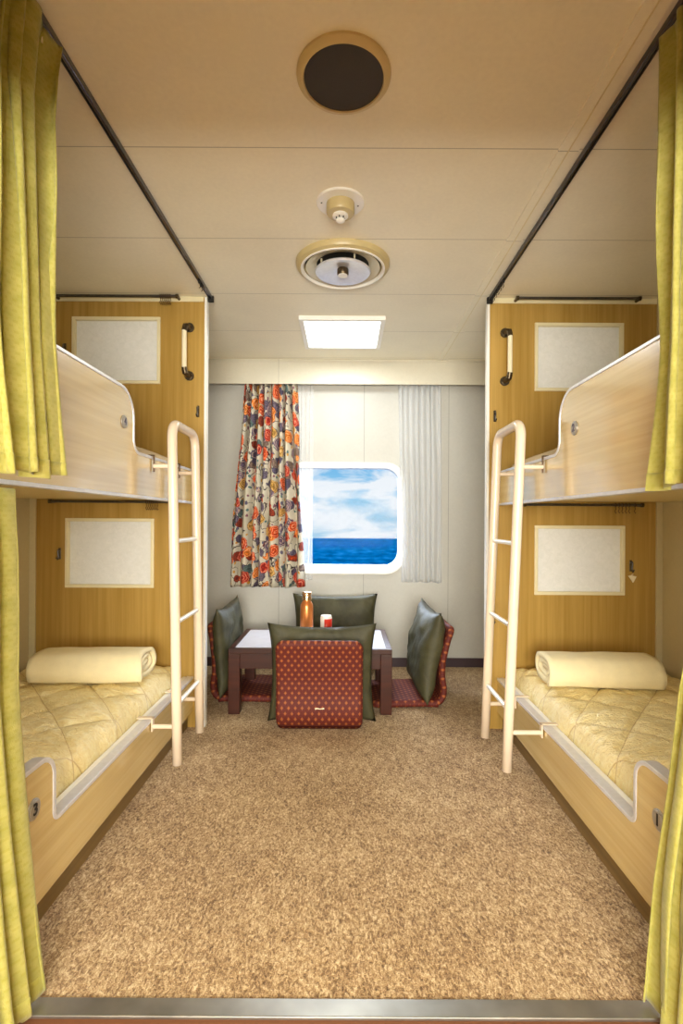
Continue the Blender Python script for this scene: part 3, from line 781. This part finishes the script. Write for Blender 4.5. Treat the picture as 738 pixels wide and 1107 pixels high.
hang(.345, .642, .372, .650, 1.95, .590, 8, .014, 'sheer', 'sheer_curtain', 'thin white sheer curtain hanging right of the window', 'curtain', 8, 3.527, .0004)

# ------------------------------------------------------------------ ceiling fittings
cx, cy = -.0115, 1.251
rt = root('ceiling_speaker', (cx, cy, H), 'round ceiling speaker with dark grille and tan rim', 'speaker')
link('rim', L([(.1145, 0), (.1145, -.006), (.110, -.011), (.1005, -.0145), (.0985, -.0150), (.0965, -.012), (.0965, -.004), (0, -.004)], cx, cy, 64, H), 'speaker_rim', rt, smooth=True)
link('grille', L([(0, -.0130), (.06, -.0128), (.0962, -.0115), (.0962, -.007), (0, -.007)], cx, cy, 64, H), 'grille', rt, smooth=True)
cx, cy = -.025, 1.752
rt = root('smoke_detector', (cx, cy, H), 'small round cream detector with stub head on the ceiling', 'detector')
link('base_plate', L([(.082, 0), (.082, -.004), (.079, -.007), (.047, -.0075), (0, -.0075)], cx, cy, 56, H), 'white', rt, smooth=True)
link('body', L([(.048, -.007), (.048, -.036), (.044, -.042), (.026, -.044), (0, -.044)], cx, cy, 48, H), 'sensor', rt, smooth=True)
link('collar', L([(.026, -.0435), (.027, -.049), (.021, -.052), (0, -.052)], cx, cy, 40, H), 'white', rt, smooth=True)
bm = bmesh.new()
for k in range(6):
    a = k * PI / 3 + .3; cyl(bm, (cx + .015 * math.cos(a), cy + .015 * math.sin(a), H - .050), (cx + .012 * math.cos(a), cy + .012 * math.sin(a), H - .062), .002, 8)
link('vent_bars', bm, 'dark', rt)
link('head', L([(.0155, -.060), (.0155, -.064), (.010, -.068), (0, -.069)], cx, cy, 32, H), 'white', rt, smooth=True)
for dx in (-.064, .060):
    bm = bmesh.new(); cyl(bm, (cx + dx, cy + .008 * (1 if dx > 0 else -1), H - .0065), (cx + dx, cy + .008 * (1 if dx > 0 else -1), H - .0085), .0028, 10)
    link('screw', bm, 'black', rt)

cx, cy = -.0195, 2.172
rt = root('air_diffuser', (cx, cy, H), 'large round metal air diffuser with concentric rings on the ceiling', 'air vent')
link('outer_ring', L([(.198, 0), (.198, -.008), (.192, -.020), (.178, -.026), (.158, -.006)], cx, cy, 72, H), 'sensor', rt, smooth=True)
link('lip', L([(.178, -.0255), (.1775, -.029), (.172, -.030), (.166, -.026), (.164, -.020)], cx, cy, 72, H), 'white', rt, smooth=True)
link('throat', L([(.158, -.004), (0, -.004)], cx, cy, 48, H), 'dark', rt)
link('cone_ring', L([(.157, -.020), (.128, -.010), (.112, -.006), (.110, -.007), (.126, -.013), (.156, -.024), (.157, -.020)], cx, cy, 64, H), 'vent', rt, smooth=True)
link('inner_dish', L([(.112, -.030), (.118, -.036), (.114, -.041), (.096, -.040), (.060, -.028), (.030, -.022), (0, -.021)], cx, cy, 64, H), 'alu', rt, smooth=True)
link('dish_top', L([(.112, -.030), (.06, -.018), (0, -.016)], cx, cy, 64, H), 'vent', rt, smooth=True)
kn = link('knob', L([(.020, -.021), (.024, -.026), (.024, -.046), (.021, -.050), (0, -.050)], cx, cy, 36, H), 'bronze', rt, smooth=True)
link('knob_cap', L([(.0205, -.0495), (.020, -.052), (0, -.0525)], cx, cy, 36, H), 'white', kn, smooth=True)
for k in range(4):
    a = k * PI / 2 + .5; bm = bmesh.new(); cyl(bm, (cx + .10 * math.cos(a), cy + .10 * math.sin(a), H - .003), (cx + .10 * math.cos(a), cy + .10 * math.sin(a), H - .032), .004, 10)
    link('stem', bm, 'vent', rt)

LX0, LX1, LY0, LY1 = -.259, .205, 2.725, 3.20
rt = root('ceiling_light', ((LX0 + LX1) / 2, (LY0 + LY1) / 2, H), 'lit square ceiling light with pale metal frame', 'ceiling light')
bm = bmesh.new(); w = .026
box(bm, LX0, LX1, LY0, LY0 + w, H - .022, H); box(bm, LX0, LX1, LY1 - w, LY1, H - .022, H)
box(bm, LX0, LX0 + w, LY0 + w, LY1 - w, H - .022, H); box(bm, LX1 - w, LX1, LY0 + w, LY1 - w, H - .022, H)
link('frame', bm, 'white', rt, bevel=.002)
link('diffuser', B(LX0 + w - .001, LX1 - w + .001, LY0 + w - .001, LY1 - w + .001, H - .017, H - .004), 'lamp', rt)
# unseen helpers: head panel added to shade curtain tops, fill light behind the camera
struct(link('trim_6', B(-XF - .03, XF + .03, .62, .65, 1.72, H), 'partition'), 'unseen wood head panel added over the entrance to shade the curtain tops')
rt = root('added_fill_panel', (0, YB, 1.0), 'wide warm fill panel added behind the camera to brighten the cabin', 'fill light')
CLX, CZ0, CZ1 = .8, .55, 1.55
bm = bmesh.new(); box(bm, -CLX - .03, CLX + .03, YB, YB + .05, CZ0 - .03, CZ0); box(bm, -CLX - .03, CLX + .03, YB, YB + .05, CZ1, CZ1 + .03)
box(bm, -CLX - .03, -CLX, YB, YB + .05, CZ0, CZ1); box(bm, CLX, CLX + .03, YB, YB + .05, CZ0, CZ1)
link('frame', bm, 'trimwhite', rt)
link('diffuser', B(-CLX, CLX, YB + .02, YB + .035, CZ0, CZ1), 'fill_glow', rt)

# ------------------------------------------------------------------ low table
TX0, TX1, TY0, TY1, TZ = -.610, .243, 2.672, 3.17, .342
rt = root('low_table', ((TX0 + TX1) / 2, (TY0 + TY1) / 2, 0), 'low dark red wooden table with white top among the floor chairs', 'table')
for x in (TX0, TX1 - .060):
    for y in (TY0, TY1 - .060):
        link('leg', B(x, x + .060, y, y + .060, 0, TZ - .028, bev=.003), 'table_wood', rt)
bm = bmesh.new(); t = .028; zz = TZ - .105
box(bm, TX0 + .06, TX1 - .06, TY0 + .004, TY0 + t, zz, TZ - .028); box(bm, TX0 + .06, TX1 - .06, TY1 - t, TY1 - .004, zz, TZ - .028)
box(bm, TX0 + .004, TX0 + t, TY0 + .06, TY1 - .06, zz, TZ - .028); box(bm, TX1 - t, TX1 - .004, TY0 + .06, TY1 - .06, zz, TZ - .028)
link('apron', bm, 'table_wood', rt, bevel=.002)
bm = bmesh.new(); e = .030
box(bm, TX0, TX1, TY0, TY0 + e, TZ - .028, TZ); box(bm, TX0, TX1, TY1 - e, TY1, TZ - .028, TZ); box(bm, TX0, TX0 + e, TY0 + e, TY1 - e, TZ - .028, TZ); box(bm, TX1 - e, TX1, TY0 + e, TY1 - e, TZ - .028, TZ)
link('rim', bm, 'table_wood', rt, bevel=.003)
link('tabletop', B(TX0 + e, TX1 - e, TY0 + e, TY1 - e, TZ - .026, TZ - .001), 'table_top', rt)
# bottle and can
bx, by = px(332, 2.90), 2.90
rt = root('copper_bottle', (bx, by, TZ), 'shiny copper drinking bottle standing on the low table', 'bottle')
link('body', L([(0, 0), (.034, 0), (.0365, .004), (.0365, .182), (.034, .196), (.027, .209), (.023, .215), (.0225, .224), (0, .224)], bx, by, 40, TZ), 'copper', rt, smooth=True)
link('cap', L([(0, .222), (.026, .222), (.0265, .226), (.0245, .230), (.0245, .250), (.027, .252), (.027, .262), (.024, .266), (0, .267)], bx, by, 36, TZ), 'copper_cap', rt, smooth=True)
bx, by = px(353, 2.88), 2.88
rt = root('drink_can', (bx, by, TZ), 'red and white drink can with lime base band on the low table', 'can')
link('body', L([(0, 0), (.029, 0), (.0325, .006), (.0325, .128), (.029, .134), (.029, .138), (.026, .138), (.026, .134), (0, .134)], bx, by, 40, TZ), 'canwhite', rt, smooth=True)
def part_shell(z0, z1, a0, a1, r):
    return grid(24, 2, lambda u, v: Vector((bx + r * math.cos(a0 + (a1 - a0) * u), by + r * math.sin(a0 + (a1 - a0) * u), TZ + z0 + (z1 - z0) * v)))
link('label', part_shell(.030, .122, -1.85, -.15, .0330), 'red', rt, smooth='all', solid=.0008)
link('base_band', part_shell(.008, .030, -2.1, -.1, .0330), 'lime', rt, smooth='all', solid=.0008)

# ------------------------------------------------------------------ legless floor chairs (seat + backrest) and cushions
def padded(path, width, th, rad=.05, ends=(True, True), nu=26):
    """a padded sheet swept along a (y,z) path; plan corners rounded by rad"""
    # resample
    pts = [Vector(p) for p in path]; seg = [0.0]
    for a, b in zip(pts, pts[1:]): seg.append(seg[-1] + (b - a).length)
    Lg = seg[-1]; nv = 34
    def at(d):
        for i in range(len(pts) - 1):
            if d <= seg[i + 1] + 1e-9:
                return pts[i].lerp(pts[i + 1], (d - seg[i]) / max(1e-9, seg[i + 1] - seg[i]))
        return pts[-1]
    bm = bmesh.new(); uvl = bm.loops.layers.uv.new('UVMap')
    side = []
    for sg in (1, -1):
        G = []
        for j in range(nv + 1):
            d = Lg * (0.5 - 0.5 * math.cos(PI * j / nv)) ** 1.0
            p = at(d); t = (at(min(Lg, d + .01)) - at(max(0, d - .01))).normalized(); n_ = Vector((-t.y, t.x))
            w = width / 2
            for end, dd in ((ends[0], d), (ends[1], Lg - d)):
                if end and dd < rad: w = min(w, width / 2 - rad + math.sqrt(max(0, rad * rad - (rad - dd) ** 2)))
            row = []
            for i in range(nu + 1):
                u = -math.cos(PI * i / nu)
                ex = (1 - abs(u)) * w; ed = min(ex, d if ends[0] else 9, Lg - d if ends[1] else 9)
                hh = th / 2 * math.sqrt(max(0, 1 - max(0, 1 - ed / (th * .6)) ** 2))
                q = p + n_ * hh * sg
                row.append(((u * w, q.x, q.y), (u * w, d)))
            G.append(row)
        side.append(G)
    vt = {}
    def vert(c):
        k = (round(c[0], 5), round(c[1], 5), round(c[2], 5))
        if k not in vt: vt[k] = bm.verts.new(c)
        return vt[k]
    for si, G in enumerate(side):
        for j in range(nv):
            for i in range(nu):
                q = [G[j][i], G[j][i + 1], G[j + 1][i + 1], G[j + 1][i]]
                if si: q = q[::-1]
                vv = [vert(c[0]) for c in q]
                if len(set(vv)) < 3: continue
                u_ = []; seen = []
                for v_, c in zip(vv, q):
                    if v_ not in seen: seen.append(v_); u_.append(c[1])
                try: f = bm.faces.new(seen)
                except ValueError: continue
                for lp, uv in zip(f.loops, u_): lp[uvl].uv = uv
    return bm
def cushion_bm(W, Hh, T, seed, sag=0.0, corner=.03):
    n = 34; bm = bmesh.new()
    def co(u, v, sg):
        a, b = u * 2 - 1, v * 2 - 1
        x = a * W / 2 * (1 - .05 * (1 - b * b) * abs(a) ** 3); z = b * Hh / 2 * (1 - .05 * (1 - a * a) * abs(b) ** 3)
        cc = (abs(a) * abs(b)) ** 4
        x += math.copysign(corner * .35 * cc, a); z += math.copysign(corner * .35 * cc, b)
        h = T / 2 * (max(0, 1 - a ** 4) ** .55) * (max(0, 1 - b ** 4) ** .55)
        wr = noise.noise(Vector((a * 2.3, b * 2.3, seed + sg * 7))) * .018 + noise.noise(Vector((a * 6 + b * 3, b * 5, seed + sg))) * .007
        h += wr * (h / (T / 2))
        y = sg * h + sag * (1 - a * a) * .03 + .02 * math.sin(b * 2 + seed) * (b * .5)
        return Vector((x, y, z + Hh / 2))
    P = [[bm.verts.new(co(i / n, j / n, 1)) for j in range(n + 1)] for i in range(n + 1)]
    Q = [[P[i][j] if i in (0, n) or j in (0, n) else bm.verts.new(co(i / n, j / n, -1)) for j in range(n + 1)] for i in range(n + 1)]
    for i in range(n):
        for j in range(n):
            bm.faces.new((P[i][j], P[i][j + 1], P[i + 1][j + 1], P[i + 1][j])); bm.faces.new((Q[i][j], Q[i + 1][j], Q[i + 1][j + 1], Q[i][j + 1]))
    return bm
# local frame: the chair faces +y (seat extends to +y), backrest rises at y=0 and leans to -y
def floor_chair(x, y, rz, label, lean=.10, hgt=.445, tagon=False, seat_len=.37):
    rt = root('floor_chair', (x, y, 0), label, 'chair', 'legless floor chairs round the low table', rz)
    WO[rt.name] = Vector((0, 0, 0))
    back = [(.012, .030), (-.012, .040), (-.028, .070), (-.030, .11), (-.020, .17), (-.022, .25), (-.022 - lean * .5, .25 + (hgt - .25) * .6), (-.022 - lean, hgt)]
    link('backrest', padded(back, .416, .036, .045, (False, True)), 'maroon', rt, local=True, smooth='all')
    link('seat', padded([(.0, .022), (.06, .026), (seat_len - .1, .024), (seat_len, .020)], .405, .040, .05, (False, True)), 'maroon', rt, local=True, smooth='all')
    if tagon:
        bm = bmesh.new(); tube(bm, [(-.018, -.052, .118), (-.008, -.054, .121), (.002, -.053, .118), (.012, -.054, .119), (.024, -.052, .120)], [.004, .0025, .002, .002, .0035], 8)
        link('pull_tab', bm, 'ivory', rt, local=True, smooth=True)
    return rt
def cushion(x, y, z, rz, tilt, label, W=.53, Hh=.50, T=.12, seed=0, roll=0.0, sag=0):
    bm = cushion_bm(W, Hh, T, seed, sag)
    R = Matrix.Rotation(tilt, 4, 'X') @ Matrix.Rotation(roll, 4, 'Y')
    bmesh.ops.transform(bm, matrix=R, verts=bm.verts)
    zmin = min(v.co.z for v in bm.verts); bmesh.ops.translate(bm, verts=bm.verts, vec=(0, 0, -zmin))
    o = link('olive_cushion', bm, 'cushion', smooth='all'); o.location = (x, y, z); o.rotation_euler = (0, 0, rz)
    return tag(o, label, 'cushion', 'olive cushions on the floor chairs')
floor_chair(-.124, 2.488, 0.0, 'maroon floor chair nearest the camera, patterned back turned to us', .050, .445, True, .33)
cushion(-.118, 2.592, .002, 0.0, .03, 'olive cushion behind the nearest maroon backrest, in front of the table', .525, .478, .085, 3)
floor_chair(-.700, 3.03, -PI / 2, 'maroon floor chair at the left end of the low table', .03, .44, seat_len=.35)
cushion(-.668, 3.02, .044, -PI / 2, .06, 'olive cushion propped on the left end floor chair', .52, .47, .10, 11)
floor_chair(.495, 2.965, PI / 2 + .04, 'maroon floor chair at the right end of the low table', .055, .44, seat_len=.36)
cushion(.415, 2.955, .044, PI / 2 + .04, .16, 'plump creased olive cushion leaning on the right end floor chair', .52, .47, .13, 17)
floor_chair(-.085, 3.44, PI, 'maroon floor chair behind the table with its back to the wall', .03, .44, seat_len=.35)
cushion(-.070, 3.37, .044, PI, .06, 'olive cushion behind the table, propped against the far wall side chair', .54, .465, .10, 23)

# ------------------------------------------------------------------ sea
bm = bmesh.new(); vs = [bm.verts.new(p) for p in ((-400, 8, -9), (400, 8, -9), (400, 278, -9), (-400, 278, -9))]; bm.faces.new(vs)
o = link('sea', bm, 'sea'); o['kind'] = 'stuff'; o['label'] = 'deep blue sea outside the window'; o['category'] = 'water'

# ------------------------------------------------------------------ sky
w = bpy.data.worlds.new('sky'); scn.world = w; w.use_nodes = True; nt = w.node_tree; nt.nodes.clear()
k = N.__new__(N); k.t = nt
out = nt.nodes.new('ShaderNodeOutputWorld')
tc = k.n('ShaderNodeTexCoord'); sep = k.n('ShaderNodeSeparateXYZ', {0: tc.outputs['Generated']})
mp = k.n('ShaderNodeMapping', {'Vector': tc.outputs['Generated'], 'Scale': (9, 9, 26), 'Rotation': (0, .25, 0), 'Location': (1.7, 0, .8)})
cl = k.noise(mp.outputs[0], 1.0, 7, 0.58, 0.5)
el = sep.outputs[2]
blue = k.ramp(el, [(0.0, lin((176, 214, 238))), (0.05, lin((150, 208, 242))), (0.12, lin((110, 185, 238))), (0.5, lin((60, 130, 215)))])
cloudy = k.ramp(cl, [(0.38, (0, 0, 0)), (0.54, (1, 1, 1))])
sky = k.mix(k.n('ShaderNodeRGBToBW', {0: cloudy}).outputs[0], blue, lin((246, 250, 255)))
st = k.n('ShaderNodeMapRange', {0: el, 1: 0.11, 2: 0.3, 3: 0.84, 4: 20.0}).outputs[0]
bg = k.n('ShaderNodeBackground', {'Color': sky, 'Strength': st})
nt.links.new(bg.outputs[0], out.inputs[0])

# ------------------------------------------------------------------ lamps: inside the ceiling light, and added fill behind the camera
def area(name, loc, rot, sx, sy, e, col):
    l = bpy.data.lights.new(name, 'AREA'); l.shape = 'RECTANGLE'; l.size = sx; l.size_y = sy; l.energy = e; l.color = col
    o = bpy.data.objects.new(name, l); COL.objects.link(o); o.location = loc; o.rotation_euler = rot
    return o
area('ceiling_light_lamp', ((LX0 + LX1) / 2, (LY0 + LY1) / 2, H - .024), (0, 0, 0), .40, .41, 8, (.97, 1.0, .96))
area('added_fill_light', (0, YB + .045, 1.05), (math.radians(90), 0, 0), 1.6, 1.0, 185, (1.0, .965, .86))

# ------------------------------------------------------------------ camera
cam = bpy.data.cameras.new('camera'); co = bpy.data.objects.new('camera', cam); COL.objects.link(co)
co.location = (0, 0, HC); co.rotation_euler = (PI / 2, 0, 0)
co.rotation_mode = 'XYZ'
co.matrix_world = Matrix.Translation((0, 0, HC)) @ Matrix.Rotation(PI / 2, 4, 'X') @ Matrix.Rotation(math.radians(.30), 4, 'Z')
cam.sensor_fit = 'VERTICAL'; cam.sensor_height = 36; cam.sensor_width = 24; cam.lens = F / 1107 * 36
cam.shift_x = -5 / 1107; cam.shift_y = 8.5 / 1107; cam.clip_start = .02; cam.clip_end = 2000
scn.camera = co
scn.view_settings.view_transform = 'Standard'; scn.view_settings.look = 'None'; scn.view_settings.exposure = 0.2; scn.view_settings.gamma = 1
scn.view_settings.use_curve_mapping = False
scn.cycles.max_bounces = 10; scn.cycles.diffuse_bounces = 6; scn.cycles.transparent_max_bounces = 12
scn.cycles.sample_clamp_indirect = 6
